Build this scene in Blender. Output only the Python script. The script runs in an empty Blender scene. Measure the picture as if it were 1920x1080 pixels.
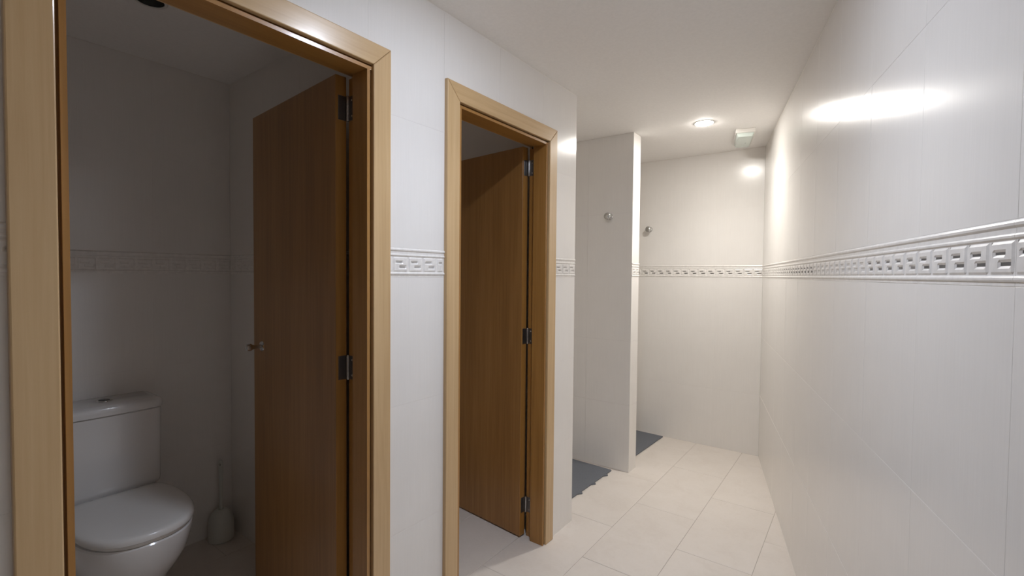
import bpy, bmesh, math, random
from mathutils import Vector, Matrix
random.seed(7)
SC = bpy.context.scene
COL = SC.collection
PI = math.pi

# ------------------------------------------------------------------ camera, world, exposure
cam = bpy.data.objects.new('camera', bpy.data.cameras.new('camera'))
COL.objects.link(cam)
yaw, pit, rol = math.radians(36.357), math.radians(1.6132), math.radians(.515)
fwd = Vector((-math.sin(yaw) * math.cos(pit), math.cos(yaw) * math.cos(pit), -math.sin(pit)))
r_ = Vector((math.cos(yaw), math.sin(yaw), 0)); u_ = r_.cross(fwd)
right = r_ * math.cos(rol) + u_ * math.sin(rol)
up = u_ * math.cos(rol) - r_ * math.sin(rol)
mw = Matrix((right, up, -fwd)).transposed().to_4x4()
mw.translation = (1.2765, 0, 1.37)
cam.matrix_world = mw
cam.data.sensor_width = 36
cam.data.lens = 892.09 / 1920 * 36
cam.data.clip_start = .02
SC.camera = cam
w = bpy.data.worlds.new('world'); SC.world = w; w.use_nodes = True
w.node_tree.nodes['Background'].inputs[0].default_value = (.5, .5, .5, 1)
w.node_tree.nodes['Background'].inputs[1].default_value = .02
vs = SC.view_settings
vs.view_transform = 'Standard'; vs.look = 'None'; vs.gamma = 1; vs.use_curve_mapping = False
vs.exposure = 1.17
SC.cycles.max_bounces = 16; SC.cycles.diffuse_bounces = 12
NEAR_LAMP = (135, (.90, .985, 1.15))      # lens emission strength, colour
FAR_LAMP = (150, (1.0, .96, .90))
NEAR_BEAM = (17.5, 124)                      # beam of the recessed spot behind the lens: watts, degrees
FAR_BEAM = (22, 138)
H = 2.349                                  # ceiling height

# ------------------------------------------------------------------ node helpers
def new_mat(name):
    m = bpy.data.materials.new(name); m.use_nodes = True
    nt = m.node_tree; b = nt.nodes['Principled BSDF']
    return m, nt, b
def node(nt, t, **kw):
    n = nt.nodes.new(t)
    for k, v in kw.items():
        if k in n.inputs: n.inputs[k].default_value = v
        else: setattr(n, k, v)
    return n
def coords(nt, scale, rot=(0, 0, 0), kind='Object'):
    tc = node(nt, 'ShaderNodeTexCoord'); mp = node(nt, 'ShaderNodeMapping')
    mp.inputs['Scale'].default_value = scale; mp.inputs['Rotation'].default_value = rot
    nt.links.new(tc.outputs[kind], mp.inputs['Vector'])
    return mp.outputs[0]
def ramp(nt, fac, stops):
    r = node(nt, 'ShaderNodeValToRGB'); e = r.color_ramp.elements
    while len(e) < len(stops): e.new(.5)
    for i, (p, c) in enumerate(stops): e[i].position = p; e[i].color = (*c, 1)
    nt.links.new(fac, r.inputs[0]); return r.outputs[0]
def plain(name, col, rough=.5, metal=0, spec=.5, coat=0, emit=None):
    m, nt, b = new_mat(name)
    b.inputs['Base Color'].default_value = (*col, 1); b.inputs['Roughness'].default_value = rough
    b.inputs['Metallic'].default_value = metal; b.inputs['Specular IOR Level'].default_value = spec
    b.inputs['Coat Weight'].default_value = coat
    if emit:
        b.inputs['Emission Color'].default_value = (*emit[1], 1); b.inputs['Emission Strength'].default_value = emit[0]
    return m
def speckle(m, scale, strength, dist=.001, amount=.06):
    """fine procedural relief and tone variation on a plain material"""
    nt = m.node_tree; b = nt.nodes['Principled BSDF']
    v = coords(nt, (scale,) * 3)
    n = node(nt, 'ShaderNodeTexNoise', Scale=1.0, Detail=3.0); nt.links.new(v, n.inputs['Vector'])
    bp = node(nt, 'ShaderNodeBump', Strength=strength, Distance=dist)
    nt.links.new(n.outputs['Fac'], bp.inputs['Height']); nt.links.new(bp.outputs[0], b.inputs['Normal'])
    c = b.inputs['Base Color'].default_value[:3]
    nt.links.new(ramp(nt, n.outputs['Fac'], [(.3, [x * (1 - amount) for x in c]), (.7, [min(1, x * (1 + amount)) for x in c])]), b.inputs['Base Color'])
    return m

# ------------------------------------------------------------------ materials
def tile_material(name, c0, c1):
    """glazed ceramic with a fine vertical ribbed relief (spreads reflections sideways)"""
    m, nt, b = new_mat(name)
    v = coords(nt, (230, 1, 5))
    n = node(nt, 'ShaderNodeTexNoise', Scale=1.0, Detail=2.0, Roughness=.6); nt.links.new(v, n.inputs['Vector'])
    v2 = coords(nt, (9, 9, 6))
    n2 = node(nt, 'ShaderNodeTexNoise', Scale=1.0, Detail=3.0); nt.links.new(v2, n2.inputs['Vector'])
    mx = node(nt, 'ShaderNodeMix'); mx.inputs[0].default_value = .45
    nt.links.new(n.outputs['Fac'], mx.inputs[2]); nt.links.new(n2.outputs['Fac'], mx.inputs[3])
    nt.links.new(ramp(nt, mx.outputs[0], [(.35, c0), (.65, c1)]), b.inputs['Base Color'])
    bp = node(nt, 'ShaderNodeBump', Strength=.05, Distance=.0006)
    nt.links.new(n.outputs['Fac'], bp.inputs['Height']); nt.links.new(bp.outputs[0], b.inputs['Normal'])
    b.inputs['Roughness'].default_value = .215
    b.inputs['Anisotropic'].default_value = .25
    tg = node(nt, 'ShaderNodeTangent', direction_type='RADIAL', axis='Z')
    nt.links.new(tg.outputs[0], b.inputs['Tangent'])
    b.inputs['Specular IOR Level'].default_value = .5
    return m
M = {}
M['tile'] = tile_material('wall_tile_glaze', (.79, .768, .74), (.82, .798, .77))
M['border'] = speckle(plain('border_glaze', (.785, .762, .732), .28), 60, .05)
M['grout'] = plain('grout', (.75, .725, .69), .7)
M['core'] = plain('wall_core', (.62, .58, .53), .8)
M['plaster'] = speckle(plain('ceiling_paint', (.88, .862, .84), .75, spec=.2), 90, .15, .0008, .02)
def floor_material():
    m, nt, b = new_mat('floor_tile_porcelain')
    oi = node(nt, 'ShaderNodeObjectInfo')
    tc = node(nt, 'ShaderNodeTexCoord'); ad = node(nt, 'ShaderNodeVectorMath', operation='ADD')
    ml = node(nt, 'ShaderNodeMath', operation='MULTIPLY'); ml.inputs[1].default_value = 37
    nt.links.new(oi.outputs['Random'], ml.inputs[0])
    nt.links.new(tc.outputs['Object'], ad.inputs[0]); nt.links.new(ml.outputs[0], ad.inputs[1])
    n = node(nt, 'ShaderNodeTexNoise', Scale=6.0, Detail=6.0, Roughness=.6, Distortion=.6); nt.links.new(ad.outputs[0], n.inputs['Vector'])
    n2 = node(nt, 'ShaderNodeTexNoise', Scale=55.0, Detail=4.0, Roughness=.7); nt.links.new(ad.outputs[0], n2.inputs['Vector'])
    mx = node(nt, 'ShaderNodeMix'); mx.inputs[0].default_value = .35
    nt.links.new(n.outputs['Fac'], mx.inputs[2]); nt.links.new(n2.outputs['Fac'], mx.inputs[3])
    nt.links.new(ramp(nt, mx.outputs[0], [(.32, (.66, .60, .545)), (.5, (.70, .645, .59)), (.7, (.725, .67, .62))]), b.inputs['Base Color'])
    bp = node(nt, 'ShaderNodeBump', Strength=.12, Distance=.0005)
    nt.links.new(n2.outputs['Fac'], bp.inputs['Height']); nt.links.new(bp.outputs[0], b.inputs['Normal'])
    b.inputs['Roughness'].default_value = .42; b.inputs['Specular IOR Level'].default_value = .4
    return m
M['floor'] = floor_material()
M['floor_grout'] = plain('floor_grout', (.41, .37, .325), .9)
def wood(name, dark, mid, light, axis, rough=.32, coat=.35):
    m, nt, b = new_mat(name)
    sc = [70, 70, 70]; sc['xyz'.index(axis)] = 2.2
    v = coords(nt, sc)
    n = node(nt, 'ShaderNodeTexNoise', Scale=1.0, Detail=5.0, Roughness=.62, Distortion=.35); nt.links.new(v, n.inputs['Vector'])
    sc2 = [7, 7, 7]; sc2['xyz'.index(axis)] = .7
    v2 = coords(nt, sc2)
    n2 = node(nt, 'ShaderNodeTexNoise', Scale=1.0, Detail=3.0, Distortion=.8); nt.links.new(v2, n2.inputs['Vector'])
    mx = node(nt, 'ShaderNodeMix'); mx.inputs[0].default_value = .42
    nt.links.new(n.outputs['Fac'], mx.inputs[2]); nt.links.new(n2.outputs['Fac'], mx.inputs[3])
    nt.links.new(ramp(nt, mx.outputs[0], [(.33, dark), (.5, mid), (.68, light)]), b.inputs['Base Color'])
    bp = node(nt, 'ShaderNodeBump', Strength=.10, Distance=.0006)
    nt.links.new(n.outputs['Fac'], bp.inputs['Height']); nt.links.new(bp.outputs[0], b.inputs['Normal'])
    b.inputs['Roughness'].default_value = rough
    b.inputs['Coat Weight'].default_value = coat; b.inputs['Coat Roughness'].default_value = .16
    return m
OAK = ((.50, .325, .155), (.575, .39, .20), (.63, .445, .24))
DOOR = ((.255, .12, .031), (.335, .163, .044), (.395, .203, .06))
JAMB_SHADED = ((.30, .14, .03), (.37, .18, .042), (.43, .22, .06))  # same oak as the casing, with shade and warm bounce put into the colour
M['oak_z'] = wood('oak_upright', *OAK, 'z'); M['oak_y'] = wood('oak_level', *OAK, 'y')
M['jamb_z'] = wood('jamb_upright_shaded', *JAMB_SHADED, 'z'); M['jamb_y'] = wood('jamb_level_shaded', *JAMB_SHADED, 'y')
M['door_z'] = wood('door_veneer', *DOOR, 'z', .38, .2)
M['edge_z'] = wood('door_edge_veneer', *JAMB_SHADED, 'z', .38, .2)
M['steel'] = plain('hinge_steel', (.52, .51, .50), .32, 1)
M['hinge_plate'] = plain('hinge_plate_steel', (.20, .19, .185), .38, 1)
M['chrome'] = plain('chrome', (.60, .60, .59), .09, 1)
M['dark_metal'] = plain('dark_metal', (.10, .095, .09), .35, .6)
M['porcelain'] = plain('porcelain', (.74, .73, .72), .12, coat=.3)
M['seat'] = plain('seat_plastic', (.74, .73, .71), .2)
M['brush_plastic'] = plain('brush_plastic', (.60, .61, .57), .42)
M['white_plastic'] = plain('white_plastic', (.72, .70, .66), .4)
M['lens_green'] = plain('green_tinted_lens', (.60, .67, .625), .12)
M['can'] = plain('lamp_can', (.035, .037, .035), .35)
M['reflector'] = plain('lamp_reflector', (.30, .31, .30), .25, .8)
M['lens_near'] = plain('lit_lens_cool', (.9, .9, .9), .4, emit=NEAR_LAMP)
M['lens_far'] = plain('lit_lens_warm', (.9, .9, .9), .4, emit=FAR_LAMP)
M['lens_off'] = plain('unlit_lens', (.07, .075, .07), .15)
def rubber():
    m, nt, b = new_mat('mat_rubber')
    v = coords(nt, (130, 130, 130))
    vo = node(nt, 'ShaderNodeTexVoronoi', Scale=1.0); nt.links.new(v, vo.inputs['Vector'])
    n = node(nt, 'ShaderNodeTexNoise', Scale=4.0, Detail=3.0); nt.links.new(v, n.inputs['Vector'])
    nt.links.new(ramp(nt, n.outputs['Fac'], [(.3, (.11, .12, .138)), (.7, (.15, .16, .182))]), b.inputs['Base Color'])
    bp = node(nt, 'ShaderNodeBump', Strength=.5, Distance=.0015)
    nt.links.new(vo.outputs['Distance'], bp.inputs['Height']); nt.links.new(bp.outputs[0], b.inputs['Normal'])
    b.inputs['Roughness'].default_value = .6
    return m
M['rubber'] = rubber()

# ------------------------------------------------------------------ object helpers
def tag(o, label=None, cat=None, group=None, kind=None):
    if label: o['label'] = label
    if cat: o['category'] = cat
    if group: o['group'] = group
    if kind: o['kind'] = kind
    return o
def empty(name, loc=(0, 0, 0), rz=0, **kw):
    o = bpy.data.objects.new(name, None); COL.objects.link(o)
    o.location = loc; o.rotation_euler = (0, 0, rz); o.empty_display_size = .1
    return tag(o, **kw)
def mesh(name, bm, mat, smooth=False):
    bmesh.ops.recalc_face_normals(bm, faces=bm.faces)
    me = bpy.data.meshes.new(name); bm.to_mesh(me); bm.free()
    for m in (mat if isinstance(mat, list) else [mat]): me.materials.append(m)
    if smooth:
        for p in me.polygons: p.use_smooth = True
        try: me.set_sharp_from_angle(angle=math.radians(38))
        except Exception: pass
    return me
def link(name, me, parent=None, loc=(0, 0, 0), rot=(0, 0, 0), **kw):
    o = bpy.data.objects.new(name, me); COL.objects.link(o)
    o.parent = parent; o.location = loc; o.rotation_euler = rot
    return tag(o, **kw)
def obj(name, bm, mat, parent=None, loc=(0, 0, 0), rot=(0, 0, 0), smooth=False, **kw):
    return link(name, mesh(name, bm, mat, smooth), parent, loc, rot, **kw)
def box(x0, x1, y0, y1, z0, z1, bev=0, seg=2, bm=None):
    bm = bm or bmesh.new()
    r = bmesh.ops.create_cube(bm, size=1)
    for v in r['verts']:
        v.co = Vector((x0 + (v.co.x + .5) * (x1 - x0), y0 + (v.co.y + .5) * (y1 - y0), z0 + (v.co.z + .5) * (z1 - z0)))
    if bev:
        es = {e for v in r['verts'] for e in v.link_edges}
        bmesh.ops.bevel(bm, geom=list(es), offset=bev, segments=seg, profile=.5, affect='EDGES')
    return bm
def lathe(prof, seg=32, bm=None, axis='z'):
    """prof: (r, h) pairs; surface of revolution about local axis"""
    bm = bm or bmesh.new(); rings = []
    for r, h in prof:
        if r < 1e-6:
            p = (0, 0, h); rings.append([bm.verts.new(p)])
        else:
            rings.append([bm.verts.new((r * math.cos(2 * PI * k / seg), r * math.sin(2 * PI * k / seg), h)) for k in range(seg)])
    for a, b in zip(rings, rings[1:]):
        for k in range(seg):
            k2 = (k + 1) % seg
            if len(a) == 1 and len(b) == 1: continue
            if len(a) == 1: bm.faces.new((a[0], b[k], b[k2]))
            elif len(b) == 1: bm.faces.new((a[k], a[k2], b[0]))
            else: bm.faces.new((a[k], a[k2], b[k2], b[k]))
    if axis == '-y':
        bmesh.ops.transform(bm, matrix=Matrix.Rotation(PI / 2, 4, 'X'), verts=bm.verts)
    if axis == 'y':
        bmesh.ops.transform(bm, matrix=Matrix.Rotation(-PI / 2, 4, 'X'), verts=bm.verts)
    return bm
def prism(poly, h0, h1, axis='z', bm=None):
    """extrude a 2D polygon; axis z: poly=(x,y); x: poly=(y,z); y: poly=(x,z)"""
    bm = bm or bmesh.new()
    def P(a, b, h): return {'z': (a, b, h), 'x': (h, a, b), 'y': (a, h, b)}[axis]
    lo = [bm.verts.new(P(a, b, h0)) for a, b in poly]; hi = [bm.verts.new(P(a, b, h1)) for a, b in poly]
    bm.faces.new(lo); bm.faces.new(hi)
    for i in range(len(poly)):
        j = (i + 1) % len(poly); bm.faces.new((lo[i], lo[j], hi[j], hi[i]))
    return bm
def loft(sections, bm=None, cap0=True, cap1=True):
    bm = bm or bmesh.new()
    rings = [[bm.verts.new(p) for p in s] for s in sections]
    n = len(rings[0])
    for a, b in zip(rings, rings[1:]):
        for k in range(n): bm.faces.new((a[k], a[(k + 1) % n], b[(k + 1) % n], b[k]))
    if cap0: bm.faces.new(rings[0][::-1])
    if cap1: bm.faces.new(rings[-1])
    return bm
def slab(rect, holes, front, back, bm=None):
    """plate in local XZ (front face at y=front, body to y=back), rectangular holes cut out"""
    bm = bm or bmesh.new()
    u0, u1, v0, v1 = rect
    us = sorted({u0, u1, *[x for h in holes for x in h[:2] if u0 < x < u1]})
    vs_ = sorted({v0, v1, *[x for h in holes for x in h[2:] if v0 < x < v1]})
    cells = {}
    for i in range(len(us) - 1):
        for j in range(len(vs_) - 1):
            cu, cv = (us[i] + us[i + 1]) / 2, (vs_[j] + vs_[j + 1]) / 2
            if not any(h[0] < cu < h[1] and h[2] < cv < h[3] for h in holes): cells[i, j] = 1
    if not cells: return None
    vt = {}
    def V(i, j, y):
        k = (i, j, y)
        if k not in vt: vt[k] = bm.verts.new((us[i], y, vs_[j]))
        return vt[k]
    for i, j in cells:
        for y, s in ((front, 1), (back, -1)):
            q = [V(i, j, y), V(i + 1, j, y), V(i + 1, j + 1, y), V(i, j + 1, y)]
            bm.faces.new(q if s > 0 else q[::-1])
        for (di, dj), (a, b) in {(-1, 0): ((i, j), (i, j + 1)), (1, 0): ((i + 1, j), (i + 1, j + 1)), (0, -1): ((i, j), (i + 1, j)), (0, 1): ((i, j + 1), (i + 1, j + 1))}.items():
            if (i + di, j + dj) not in cells:
                bm.faces.new((V(*a, front), V(*b, front), V(*b, back), V(*a, back)))
    return bm

# ------------------------------------------------------------------ wall tiling
TW, TH, GAP = .34, .445, .0006
ROWS = [(0, .468), (.47, .915), (.915, 1.3585), (1.4585, 1.90), (1.90, 2.3445)]
ROWS_PLAIN = [(0, .468), (.47, .915), (.915, 1.3585), (1.3585, 1.8035), (1.8035, 2.3445)]
B0, B1 = 1.3585, 1.4585
_tile_cache, _border_cache = {}, {}
def tile_mesh(w_, h_):
    k = (round(w_, 4), round(h_, 4))
    if k not in _tile_cache:
        bm = bmesh.new(); c = .0005
        a = [(0, .0003, 0), (w_, .0003, 0), (w_, .0003, h_), (0, .0003, h_)]
        f = [(c, 0, c), (w_ - c, 0, c), (w_ - c, 0, h_ - c), (c, 0, h_ - c)]
        b = [(x, .005, z) for x, _, z in a]
        R = [[bm.verts.new(p) for p in s] for s in (b, a, f)]
        for s, t in zip(R, R[1:]):
            for i in range(4): bm.faces.new((s[i], s[(i + 1) % 4], t[(i + 1) % 4], t[i]))
        bm.faces.new(R[-1]); bm.faces.new(R[0][::-1])
        _tile_cache[k] = mesh('wall_tile', bm, M['tile'])
    return _tile_cache[k]
def border_mesh(w_):
    """moulded listello: two rails, a band of raised key blocks, a lower rail"""
    k = round(w_, 3)
    if k not in _border_cache:
        bm = bmesh.new(); hgt = B1 - B0
        prof = [(0, 0), (.0006, -.0004), (.0065, -.0004), (.0075, -.0022), (.0100, -.0032), (.0130, -.0032), (.0155, -.0018), (.0165, -.0006), (.0180, -.0002),
                (.0700, -.0002), (.0715, -.0014), (.0728, -.0026), (.0760, -.0030), (.0782, -.0020), (.0792, -.0008), (.0870, -.0008), (.0885, -.0022), (.0905, -.0036), (.0945, -.0042), (.0975, -.0028), (.0990, -.0012), (hgt - .0005, 0), (hgt - .0005, .005), (0, .005)]
        lo = [bm.verts.new((0, y, z)) for z, y in prof]; hi = [bm.verts.new((w_, y, z)) for z, y in prof]
        n = len(prof)
        for i in range(n):
            j = (i + 1) % n; bm.faces.new((lo[i], lo[j], hi[j], hi[i]))
        bm.faces.new(lo); bm.faces.new(hi[::-1])
        per = TW / 5; dep = .0021
        def trap(x, p, q, e): return max(0, min(1, (x - p + e) / (2 * e), (q - x + e) / (2 * e)))
        vb = [.0180, .0220, .0272, .0312, .0372, .0412, .0442, .0482, .0528, .0568, .0645, .0690]
        for q in range(int(math.ceil(w_ / per - .05))):
            x0 = q * per + .0055; W = per - .011; eu = .0022
            xs = [x0 - eu, x0 + eu, x0 + W - eu, x0 + W + eu]
            for f in (.12, .66, .38, .92): xs += [x0 + W * f - eu, x0 + W * f + eu]
            xs = sorted(x for x in xs if x < w_ - .0005)
            if len(xs) < 2: continue
            def hgt_(x, z):
                blk = trap(x, x0, x0 + W, eu) * trap(z, .0200, .06675, .0022)
                s1 = trap(x, x0 + W * .12, x0 + W * .66, eu) * trap(z, .0462, .0548, .0020)
                s2 = trap(x, x0 + W * .38, x0 + W * .92, eu) * trap(z, .0292, .0392, .0020)
                return -.0002 - dep * blk * (1 - max(s1, s2))
            g = [[bm.verts.new((x, hgt_(x, z), z)) for z in vb] for x in xs]
            for i in range(len(xs) - 1):
                for j in range(len(vb) - 1): bm.faces.new((g[i][j], g[i + 1][j], g[i + 1][j + 1], g[i][j + 1]))
        _border_cache[k] = mesh('border_tile', bm, M['border'])
    return _border_cache[k]
def make_wall(name, origin, ang, length, holes=(), thick=.10, first=0.0, span=None, rows=ROWS, border=True, tiles=True, label=None, tilt=.0006, zmax=H):
    """origin: lower left corner seen from the room; local +X runs right, -Y faces the room"""
    body = slab((0, length, -.01, zmax), holes, .0005 if tiles else 0, thick)
    w_ = obj(name, body, M['grout'] if tiles else M['core'], None, origin, (0, 0, ang), kind='structure', label=label)
    if not tiles: return w_
    lo, hi = span or (0, length)
    k = math.floor((lo - first) / TW)
    edges = []
    x = first + k * TW
    while x < hi - 1e-4:
        a, b = max(x, lo), min(x + TW, hi)
        if b - a > .006: edges.append((a, b))
        x += TW
    for a, b in edges:
        for v0, v1 in rows:
            r = (a + GAP / 2, b - GAP / 2, v0 + GAP / 2, v1 - GAP / 2)
            hs = [h for h in holes if h[0] < r[1] and h[1] > r[0] and h[2] < r[3] and h[3] > r[2]]
            t = (random.uniform(-tilt, tilt) * .5, 0, random.uniform(-tilt, tilt))
            if not hs:
                link('wall_tile', tile_mesh(r[1] - r[0], r[3] - r[2]), w_, (r[0], 0, r[2]), t)
            else:
                bm = slab((0, r[1] - r[0], 0, r[3] - r[2]), [(h[0] - r[0], h[1] - r[0], h[2] - r[2], h[3] - r[2]) for h in hs], 0, .005)
                if bm:
                    if sum(f.calc_area() for f in bm.faces) > .002: obj('wall_tile', bm, M['tile'], w_, (r[0], 0, r[2]))
                    else: bm.free()
        if border:
            segs = [(a, b)]
            for h in holes:
                if h[2] < B0 < h[3]:
                    ns = []
                    for s in segs:
                        if h[0] >= s[1] or h[1] <= s[0]: ns.append(s); continue
                        if h[0] > s[0]: ns.append((s[0], h[0]))
                        if h[1] < s[1]: ns.append((h[1], s[1]))
                    segs = ns
            for s in segs:
                if s[1] - s[0] > .01: link('border_tile', border_mesh(s[1] - s[0] - .0006), w_, (s[0] + .0003, 0, B0))
    return w_

# openings in the left wall (y ranges of the casing's inner edges)
D1 = dict(a=.224, b=.965, barrel=.962)
D2 = dict(a=1.367, b=2.022, barrel=2.032)
ZI = 2.032                                  # casing inner top
CW = .069                                   # casing width
YC, YP0, YP1, YF = 2.315, 3.1196, 3.2469, 4.0172
XB = -1.41                                  # back wall of the cubicles
Y0 = -2.0
rs = .2615; ra = math.atan(rs)
rdir = Vector((-math.sin(ra), math.cos(ra), 0)); P0 = Vector((1.2765 + .4425, 0, 0))
s_far = YF / math.cos(ra); far_corner = P0 + rdir * s_far

oy = lambda y: y - Y0
holes = [(oy(D['a']) - .02, oy(D['b']) + .02, -.1, ZI + .02) for D in (D1, D2)]
make_wall('wall_left', (0, Y0, 0), PI / 2, YC - Y0, holes, .10, first=(YC - Y0) % TW, span=(oy(-.41), YC - Y0),
          label='cream tiled wall with the two oak doorways and a moulded border')
off = (s_far - 1.034) % TW
make_wall('wall_right', far_corner, ra - PI / 2, s_far + 2.2, (), .10, first=off, span=(0, 3.9),
          label='long cream tiled wall on the right with a moulded key-pattern border')
make_wall('wall_far', (XB, YF, 0), 0, far_corner.x - XB, (), .10, first=(-XB - .009) % TW,
          label='cream tiled end wall behind the second shower')
# shower partition: two faces and the end, around one core
part = obj('wall_partition', box(XB, -.0015, YP0 + .0015, YP1 - .0015, -.01, H), M['grout'], kind='structure',
           label='free-standing tiled partition between the two showers')
def face_tiles(parent, origin, ang, length, first, rows, border=True):
    Rm = Matrix.Translation(origin) @ Matrix.Rotation(ang, 4, 'Z')
    x = first - TW
    while x < length - 1e-4:
        a, b = max(0, x), min(length, x + TW)
        if b - a > .006:
            for v0, v1 in rows:
                p = Rm @ Vector((a + GAP / 2, 0, v0 + GAP / 2))
                link('wall_tile', tile_mesh(b - a - GAP, v1 - v0 - GAP), parent, p, (0, 0, ang))
            if border: link('border_tile', border_mesh(b - a - .0006), parent, Rm @ Vector((a + .0003, 0, B0)), (0, 0, ang))
        x += TW
face_tiles(part, Vector((XB, YP0, 0)), 0, -XB, .05, ROWS_PLAIN, False)
face_tiles(part, Vector((0, YP1, 0)), PI, -XB, 0.0, ROWS_PLAIN, False)
face_tiles(part, Vector((0, YP0, 0)), PI / 2, YP1 - YP0, 0.0, ROWS)
# cubicles
make_wall('wall_back', (XB, Y0, 0), PI / 2, YF - Y0, (), .10, first=(1.142 - Y0) % TW, span=(oy(.06), YF - Y0),
          label='cream tiled back wall of the toilet cubicles and showers')
cw = make_wall('wall_cubicle', (XB, 1.142, 0), 0, -.10 - XB, (), .10, first=0, label='tiled side wall of the first cubicle, behind its open door')
cw2 = make_wall('wall_cubicle', (XB, 2.215, 0), 0, -.10 - XB, (), .099, first=0, label='tiled side wall of the second cubicle, behind its open door')
face_tiles(cw2, Vector((0, YC + .0005 - 2.215, 0)) + Vector((-XB, 0, 0)), PI, -XB, 0.0, ROWS_PLAIN, False)
make_wall('wall_cubicle', (-.10, .05, 0), PI, -.10 - XB, (), .10, tiles=False, label='hidden left side wall of the first cubicle')
make_wall('wall_near', (P0.x - rs * Y0 + .02, Y0, 0), PI, P0.x - rs * Y0 + .02, (), .10, tiles=False, label='plain wall behind the viewer')

# ------------------------------------------------------------------ floor
floor = obj('floor', box(XB - .1, 2.4, Y0 - .1, YF + .1, -.06, -.0016), M['floor_grout'], kind='structure', label='pale beige tiled floor with thin dark joints')
FW, FL, FG = .345, .69, .0017
ft = box(FG / 2, FW - FG / 2, FG / 2, FL - FG / 2, -.006, 0, .0008, 1)
ft_me = mesh('floor_tile', ft, M['floor'])
for k in range(-5, 7):
    x = .21 + FW * k
    y = 2.39 - FL * 7 + (0 if k % 2 else FL / 2)
    while y < YF:
        if XB - FW < x < 2.2 and y + FL > -.6 and not (x + FW > P0.x - rs * y + .25):
            link('floor_tile', ft_me, floor, (x, y, random.uniform(-.0003, .0002)))
        y += FL

# ------------------------------------------------------------------ ceiling (with round cut-outs for the lamps)
LAMPS = {'near': (.69, 1.13, .052), 'far': (.439, 3.195, .054), 'cubicle': (-.825, .628, .044)}
bm = bmesh.new()
def loop(pts):
    v = [bm.verts.new((*p, H)) for p in pts]
    return [bm.edges.new((v[i], v[(i + 1) % len(v)])) for i in range(len(v))]
es = loop([(XB - .1, Y0 - .1), (2.4, Y0 - .1), (2.4, YF + .1), (XB - .1, YF + .1)])
for x, y, R0 in LAMPS.values(): es += loop([(x + (R0 + .001) * math.cos(2 * PI * k / 24), y + (R0 + .001) * math.sin(2 * PI * k / 24)) for k in range(24)])
bmesh.ops.triangle_fill(bm, edges=es, use_beauty=True)
ceil = obj('ceiling', bm, M['plaster'], kind='structure', label='smooth off-white painted ceiling')
obj('ceiling_slab', box(XB - .1, 2.4, Y0 - .1, YF + .1, H + .12, H + .16), M['plaster'], ceil)

def downlight(key, lens_mat, label, lit=True, beam=None, col=None):
    x, y, R0 = LAMPS[key]
    t = empty('downlight', (x, y, H), label=label, cat='ceiling light', group='round recessed downlights')
    obj('trim_ring', lathe([(R0 - .0015, -.0005), (R0 - .0005, -.002), (R0 + .003, -.003), (R0 + .008, -.002), (R0 + .010, 0), (R0 + .010, .0005), (R0 - .0015, .0005)], 40), M['white_plastic'], t, smooth=True)
    if lit:
        obj('lens', lathe([(0, -.0095), (R0 * .4, -.009), (R0 * .7, -.0075), (R0 * .9, -.005), (R0 - .0015, -.0015), (R0 - .0015, .004), (0, .004)], 32), lens_mat, t, smooth=True)
    else:
        obj('lens', lathe([(0, .044), (R0 * .45, .045), (R0 - .0095, .05)], 28), lens_mat, t, smooth=True)
        obj('reflector', lathe([(R0 - .0015, 0), (R0 - .003, .02), (R0 - .009, .05), (R0 - .010, .05), (R0 - .004, .02), (R0 - .0025, 0)], 32), M['reflector'], t, smooth=True)
    if beam:
        ld = bpy.data.lights.new('beam', 'SPOT'); ld.energy = beam[0]; ld.spot_size = math.radians(beam[1]); ld.spot_blend = 1
        ld.shadow_soft_size = .042; ld.color = col
        lo = bpy.data.objects.new('beam', ld); COL.objects.link(lo); lo.parent = t; lo.location = (0, 0, -.013)
    obj('can', lathe([(R0 - .0008, .0005), (R0 - .0008, .085), (0, .085)], 28), M['can'], t, smooth=True)
    return t
downlight('near', M['lens_near'], 'lit round downlight in the corridor ceiling in front of the two doors', True, NEAR_BEAM, NEAR_LAMP[1])
downlight('far', M['lens_far'], 'lit round downlight glowing in the ceiling near the showers', True, FAR_BEAM, FAR_LAMP[1])
downlight('cubicle', M['lens_off'], 'unlit round downlight in the dark cubicle ceiling above the toilet', False)

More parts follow.
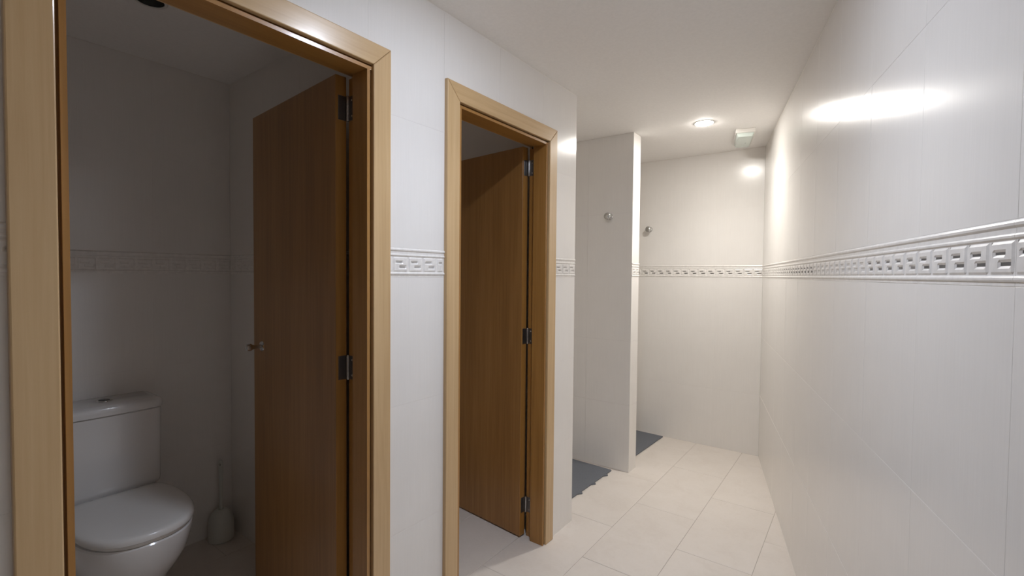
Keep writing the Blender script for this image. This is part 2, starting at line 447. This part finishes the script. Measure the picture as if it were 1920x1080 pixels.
# ------------------------------------------------------------------ doors
def casing_piece(poly, mat, parent):
    bm = prism(poly, 0, .016, 'x')
    es = [e for e in bm.edges if all(abs(v.co.x - .016) < 1e-6 for v in e.verts)]
    bmesh.ops.bevel(bm, geom=es, offset=.003, segments=2, profile=.5, affect='EDGES')
    return obj('casing', bm, mat, parent)
def hinge(parent, z):
    """hinge barrel at the local origin of the leaf"""
    hb = lathe([(0, -.041), (.005, -.041), (.006, -.039), (.006, -.0142), (.0052, -.0135), (.006, -.0128), (.006, .0128), (.0052, .0135), (.006, .0142), (.006, .039), (.005, .041), (0, .041)], 14)
    o = obj('hinge', hb, M['steel'], parent, (-.0005, -.0005, z), smooth=True)
    return o
def make_door(name, D, angle, width, knob, label):
    a, b = D['a'], D['b']; e = .0007
    d = empty(name, (0, 0, 0), label=label, cat='door', kind='structure')
    zt = ZI + CW
    casing_piece([(b + 0, 0), (b + CW, 0), (b + CW, zt - e), (b, ZI - e)], M['oak_z'], d)
    casing_piece([(a, 0), (a, ZI - e), (a - CW, zt - e), (a - CW, 0)], M['oak_z'], d)
    casing_piece([(a, ZI), (b, ZI), (b + CW, zt), (a - CW, zt)], M['oak_y'], d)
    # rebated lining, one piece each side and across the head
    rf = D['barrel'] + .003
    plan = lambda c, s, r: [(.006, c - s * .018), (.006, c - s * .007), (-.010, c - s * .007), (-.010, c + s * .0195), (-.115, c + s * .0195), (-.115, r), (-.07, r), (-.07, c - s * .018)]
    obj('jamb', prism(plan(b, 1, rf), 0, ZI - .018), M['jamb_z'], d)
    obj('jamb', prism(plan(a, -1, a + .002), 0, ZI - .018), M['jamb_z'], d)
    head = [(.006, ZI - .018), (.006, ZI - .007), (-.010, ZI - .007), (-.010, ZI + .0195), (-.115, ZI + .0195), (-.115, ZI - .004), (-.07, ZI - .004), (-.07, ZI - .018)]
    obj('jamb', prism(head, a - .019, b + .019, 'y'), M['jamb_y'], d)
    for poly, m in (([(b + .006, 0), (b + .006 + CW, 0), (b + .006 + CW, zt), (b + .006, ZI - .001)], 'oak_z'), ([(a - .004, 0), (a - .004, ZI - .001), (a - .004 - CW, zt), (a - .004 - CW, 0)], 'oak_z'), ([(a - .004, ZI), (b + .006, ZI), (b + .006 + CW, zt + .001), (a - .004 - CW, zt + .001)], 'oak_y')):
        poly = [(y + (D['barrel'] + .022 - b - .006 if y > (a + b) / 2 else 0), z) for y, z in poly]
        obj('casing', prism(poly, -.128, -.1148, 'x'), M[m], d)
    # leaf, standing open into the cubicle
    ang = math.radians(angle)
    lf = bmesh.new(); box(.0065, width, .001, .040, .008, 2.022, .0012, 1, lf)
    for f in lf.faces:
        if abs(f.normal.x) > .9 or abs(f.normal.z) > .9: f.material_index = 1
    leaf = obj('door_leaf', lf, [M['door_z'], M['edge_z']], d, (-.118, D['barrel'], 0), (0, 0, ang))
    for z in (1.917, 1.052, .168):
        hinge(leaf, z)
    for z in (1.917, 1.052, .168):
        # leaf plate is let into the hinge edge, jamb plate into the rebate face
        obj('hinge_plate', box(.0052, .0072, .003, .031, z - .040, z + .040, .0006, 1), M['hinge_plate'], leaf)
        obj('hinge_plate', box(-.114, -.084, rf - .0012, rf + .001, z - .040, z + .040, .0004, 1), M['hinge_plate'], d)
        for dz in (-.026, .026):
            obj('screw', lathe([(0, .0012), (.0022, .001), (.0036, 0), (.0036, -.001)], 10, axis='-y'), M['chrome'], d, (-.099, rf - .0012, z + dz), smooth=True)
    if knob:
        kx = width - .085
        obj('rosette', lathe([(0, .006), (.012, .006), (.019, .004), (.0215, 0)], 28, axis='y'), M['chrome'], leaf, (kx, .040, 1.062), smooth=True)
        kb = lathe([(.0085, 0), (.0075, .012), (.0080, .026), (.0105, .034), (.0145, .040), (.0150, .046), (.0138, .056), (.009, .0605), (0, .0615)], 28, axis='y')
        obj('door_knob', kb, M['chrome'], leaf, (kx, .044, 1.062), smooth=True)
    return d
make_door('door_1', D1, 175.0, .700, True, 'near oak-framed doorway, dark veneer leaf open onto the toilet')
make_door('door_2', D2, 174.2, .630, False, 'second, narrower oak-framed doorway, leaf open beside the showers')

# ------------------------------------------------------------------ toilet
def egg(x0, x1, hw, n=44, back=.86, pw=2.4):
    """plan outline, straight-ish back at x0, rounded nose at x1"""
    a = min(.29, (x1 - x0) * .62); xm = x1 - a; pts = []
    m = n // 2
    for k in range(m + 1):
        t = -PI / 2 + PI * k / m
        c, s = math.cos(t), math.sin(t)
        pts.append((xm + a * abs(c) ** (2 / pw), hw * math.copysign(abs(s) ** (2 / pw), s)))
    m2 = n - m - 1
    bx = hw * back
    path = [(xm, hw), ((xm + x0) / 2 + .01, hw * .985), (x0 + .03, (hw * .94 + bx) / 2), (x0 + .008, bx * .95), (x0, bx * .82), (x0, 0), (x0, -bx * .82), (x0 + .008, -bx * .95), (x0 + .03, -(hw * .94 + bx) / 2), ((xm + x0) / 2 + .01, -hw * .985), (xm, -hw)]
    L = [0]
    for p, q in zip(path, path[1:]): L.append(L[-1] + math.dist(p, q))
    for k in range(1, m2 + 1):
        d = L[-1] * k / (m2 + 1)
        for i in range(len(path) - 1):
            if L[i] <= d <= L[i + 1]:
                f = (d - L[i]) / (L[i + 1] - L[i]); pts.append((path[i][0] * (1 - f) + path[i + 1][0] * f, path[i][1] * (1 - f) + path[i + 1][1] * f)); break
    return pts
def rrect(x0, x1, hw, r, n=6, bow=0.0):
    pts = []
    for cx, cy, t0 in ((x1 - r, hw - r, 0), (x0 + r, hw - r, PI / 2), (x0 + r, -hw + r, PI), (x1 - r, -hw + r, 1.5 * PI)):
        for k in range(n + 1):
            t = t0 + PI / 2 * k / n; pts.append((cx + r * math.cos(t), cy + r * math.sin(t)))
    # subdivide the front edge so that it can bow out slightly
    i = 0; out = pts[:]
    fr = [(x1 + bow * (1 - (2 * k / 8 - 1) ** 2), -hw + r + (2 * hw - 2 * r) * k / 8) for k in range(1, 8)]
    return out + fr
toilet = empty('toilet', (XB + .003, .595, 0), label='white close-coupled toilet with its lid down inside the first cubicle', cat='toilet')
secs = []
for z, x0, x1, hw in ((0, .10, .50, .122), (.012, .10, .502, .123), (.03, .10, .50, .119), (.10, .09, .503, .120), (.15, .075, .525, .130), (.20, .06, .565, .148), (.25, .04, .61, .164), (.30, .025, .645, .176), (.35, .018, .664, .184), (.385, .014, .674, .187), (.398, .013, .675, .186), (.403, .016, .671, .182)):
    secs.append([(x, y, z) for x, y in egg(x0, x1, hw)])
obj('bowl', loft(secs), M['porcelain'], toilet, smooth=True)
deck = [[(x, y, z) for x, y in rrect(.012, .205 - d, .160 - d, .03)] for z, d in ((.36, .004), (.425, 0), (.436, .004))]
obj('cistern_deck', loft(deck), M['porcelain'], toilet, smooth=True)
seat = [[(x, y, z) for x, y in egg(.215 + d, .684 - d, .186 - d)] for z, d in ((.4045, .014), (.406, .012), (.417, .012), (.4185, .014))]
obj('seat', loft(seat), M['seat'], toilet, smooth=True)
lid = [[(x, y, z + .0035) for x, y in egg(.207 + d * .5, .687 - d, .188 - d)] for z, d in ((.4175, .004), (.420, .0008), (.426, 0), (.434, .0006), (.440, .004), (.4435, .010), (.4455, .022), (.4480, .06), (.4492, .11))]
obj('lid', loft(lid), M['seat'], toilet, smooth=True)
for s in (-1, 1):
    hbm = lathe([(0, 0), (.011, 0), (.011, .026), (.009, .031), (0, .032)], 16)
    obj('lid_hinge', hbm, M['chrome'], toilet, (.222, s * .075, .4175 + .0005), smooth=True)
cis = [[(x, y, z) for x, y in rrect(.002 + d * .3, .192 - d, .176 - d, .024, bow=.006)] for z, d in ((.4365, .010), (.445, .004), (.46, .002), (.62, 0), (.768, -.001), (.7715, .003))]
obj('cistern', loft(cis), M['porcelain'], toilet, smooth=True)
cl = [[(x, y, z) for x, y in rrect(.000 + d * .3, .200 - d, .182 - d, .028, bow=.007)] for z, d in ((.7735, .005), (.7755, .001), (.790, -.001), (.803, .001), (.810, .005), (.8145, .013), (.816, .022))]
cist_lid = obj('cistern_lid', loft(cl), M['porcelain'], toilet, smooth=True)
obj('button_ring', lathe([(.0195, 0), (.0195, .003), (.0225, .0042), (.0265, .003), (.028, 0)], 36), M['chrome'], cist_lid, (.088, 0, .8155), smooth=True)
for s, r0 in ((1, .002), (-1, .002)):
    pts = [(.019 * math.cos(t), .019 * math.sin(t)) for t in [PI * k / 14 for k in range(15)]]
    pts = [(x, s * (y * .93 + .0012)) for x, y in pts]
    bt = prism(pts, 0, .0048)
    bmesh.ops.bevel(bt, geom=[e for e in bt.edges if all(v.co.z > .004 for v in e.verts)], offset=.0012, segments=2, affect='EDGES')
    obj('flush_button', bt, M['dark_metal'], cist_lid, (.088, 0, .8155))

# ------------------------------------------------------------------ toilet brush
brush = empty('toilet_brush', (-1.340, 1.058, .0005), label='white toilet brush standing in its rounded plastic holder in the cubicle corner', cat='toilet brush')
hold = lathe([(0, 0), (.052, 0), (.0575, .005), (.0585, .03), (.0585, .07), (.057, .095), (.052, .118), (.043, .138), (.030, .152), (.018, .158), (.013, .159), (.013, .150), (0, .150)], 36)
obj('holder', hold, M['brush_plastic'], brush, smooth=True)
hs = []
for z, hw, ht in ((.148, .0085, .006), (.19, .0085, .006), (.26, .0095, .0055), (.33, .0115, .0055), (.385, .0125, .0055), (.402, .0115, .0055), (.4085, .0085, .005), (.411, .004, .0035)):
    hs.append([(hw * math.cos(t), ht * math.sin(t), z) for t in [2 * PI * k / 16 for k in range(16)]])
handle = obj('handle', loft(hs), M['brush_plastic'], brush, rot=(0, 0, math.radians(35)), smooth=True)
obj('hanging_hole', lathe([(.0025, .0), (.0038, .0008), (.0050, 0)], 16, axis='-y'), M['dark_metal'], handle, (0, -.0052, .388), smooth=True)

# ------------------------------------------------------------------ shower mats
def shower_mat(x_edge, y0, y1, depth, rz, tabs, label):
    yc = (y0 + y1) / 2
    m = empty('shower_mat', (x_edge, yc, 0), rz, label=label, cat='bath mat', group='grey shower mats')
    obj('mat_sheet', box(-depth, 0, -(y1 - y0) / 2, (y1 - y0) / 2, .0008, .0105, .002, 1), M['rubber'], m)
    for ty in tabs:
        y = ty - yc
        tb = prism([(-.004, y - .030), (.0165, y - .002), (.0175, y + .004), (.012, y + .012), (-.004, y + .014)], .001, .0085)
        bmesh.ops.bevel(tb, geom=[e for e in tb.edges if all(v.co.z > .008 for v in e.verts)], offset=.001, segments=1, affect='EDGES')
        obj('connector_tab', tb, M['rubber'], m)
shower_mat(-.118, 2.36, 3.073, .55, math.radians(-1.8), [2.46, 2.634, 2.808, 2.981], 'dark grey rubber shower mat with connector tabs, on the floor in the nearer shower')
shower_mat(-.070, 3.275, 3.992, .55, math.radians(-2.2), [], 'dark grey rubber shower mat with a straight edge, in the far shower')

# ------------------------------------------------------------------ chrome hooks
def robe_hook(loc, label):
    h = empty('robe_hook', loc, label=label, cat='hook', group='chrome robe hooks in the showers')
    obj('wall_rose', lathe([(.0, .012), (.010, .0115), (.018, .008), (.0225, .003), (.0235, 0)], 28, axis='-y'), M['chrome'], h, smooth=True)
    obj('stem', lathe([(.0075, 0), (.0062, .012), (.0062, .030)], 20, axis='-y'), M['chrome'], h, (0, -.010, 0), smooth=True)
    ball = [(.026 * math.sin(PI * k / 14) if 0 < k < 14 else 0, -.020 * math.cos(PI * k / 14)) for k in range(15)]
    obj('knob', lathe(ball, 28, axis='-y'), M['chrome'], h, (0, -.040, 0), smooth=True)
robe_hook((-.168, YP0, 1.783), 'round chrome robe hook on the shower partition')
robe_hook((-.210, YF, 1.768), 'round chrome robe hook on the far end wall, casting a slanted shadow')

# ------------------------------------------------------------------ emergency light
em = empty('emergency_light', (.592, 3.62, H), ra, label='small white emergency light with a greenish lens on the ceiling by the end wall', cat='emergency light')
obj('base_plate', box(-.060, .060, -.165, .165, -.026, -.0004, .003, 2), M['white_plastic'], em)
tops = [[(x * sx, y * sy, z) for x, y in rrect(-.052, .052, .155, .010)] for z, sx, sy in ((-.0255, 1, 1), (-.030, 1, 1), (-.045, .88, .96), (-.049, .84, .945), (-.050, .80, .93))]
obj('lens_cover', loft(tops[::-1]), M['lens_green'], em, smooth=True)
obj('lens_glint', lathe([(0, -.003), (.003, -.002), (.004, 0), (.004, .002)], 14), M['chrome'], em, (.012, .02, -.0498), smooth=True)  # chrome bead added for the bright reflection on the lens
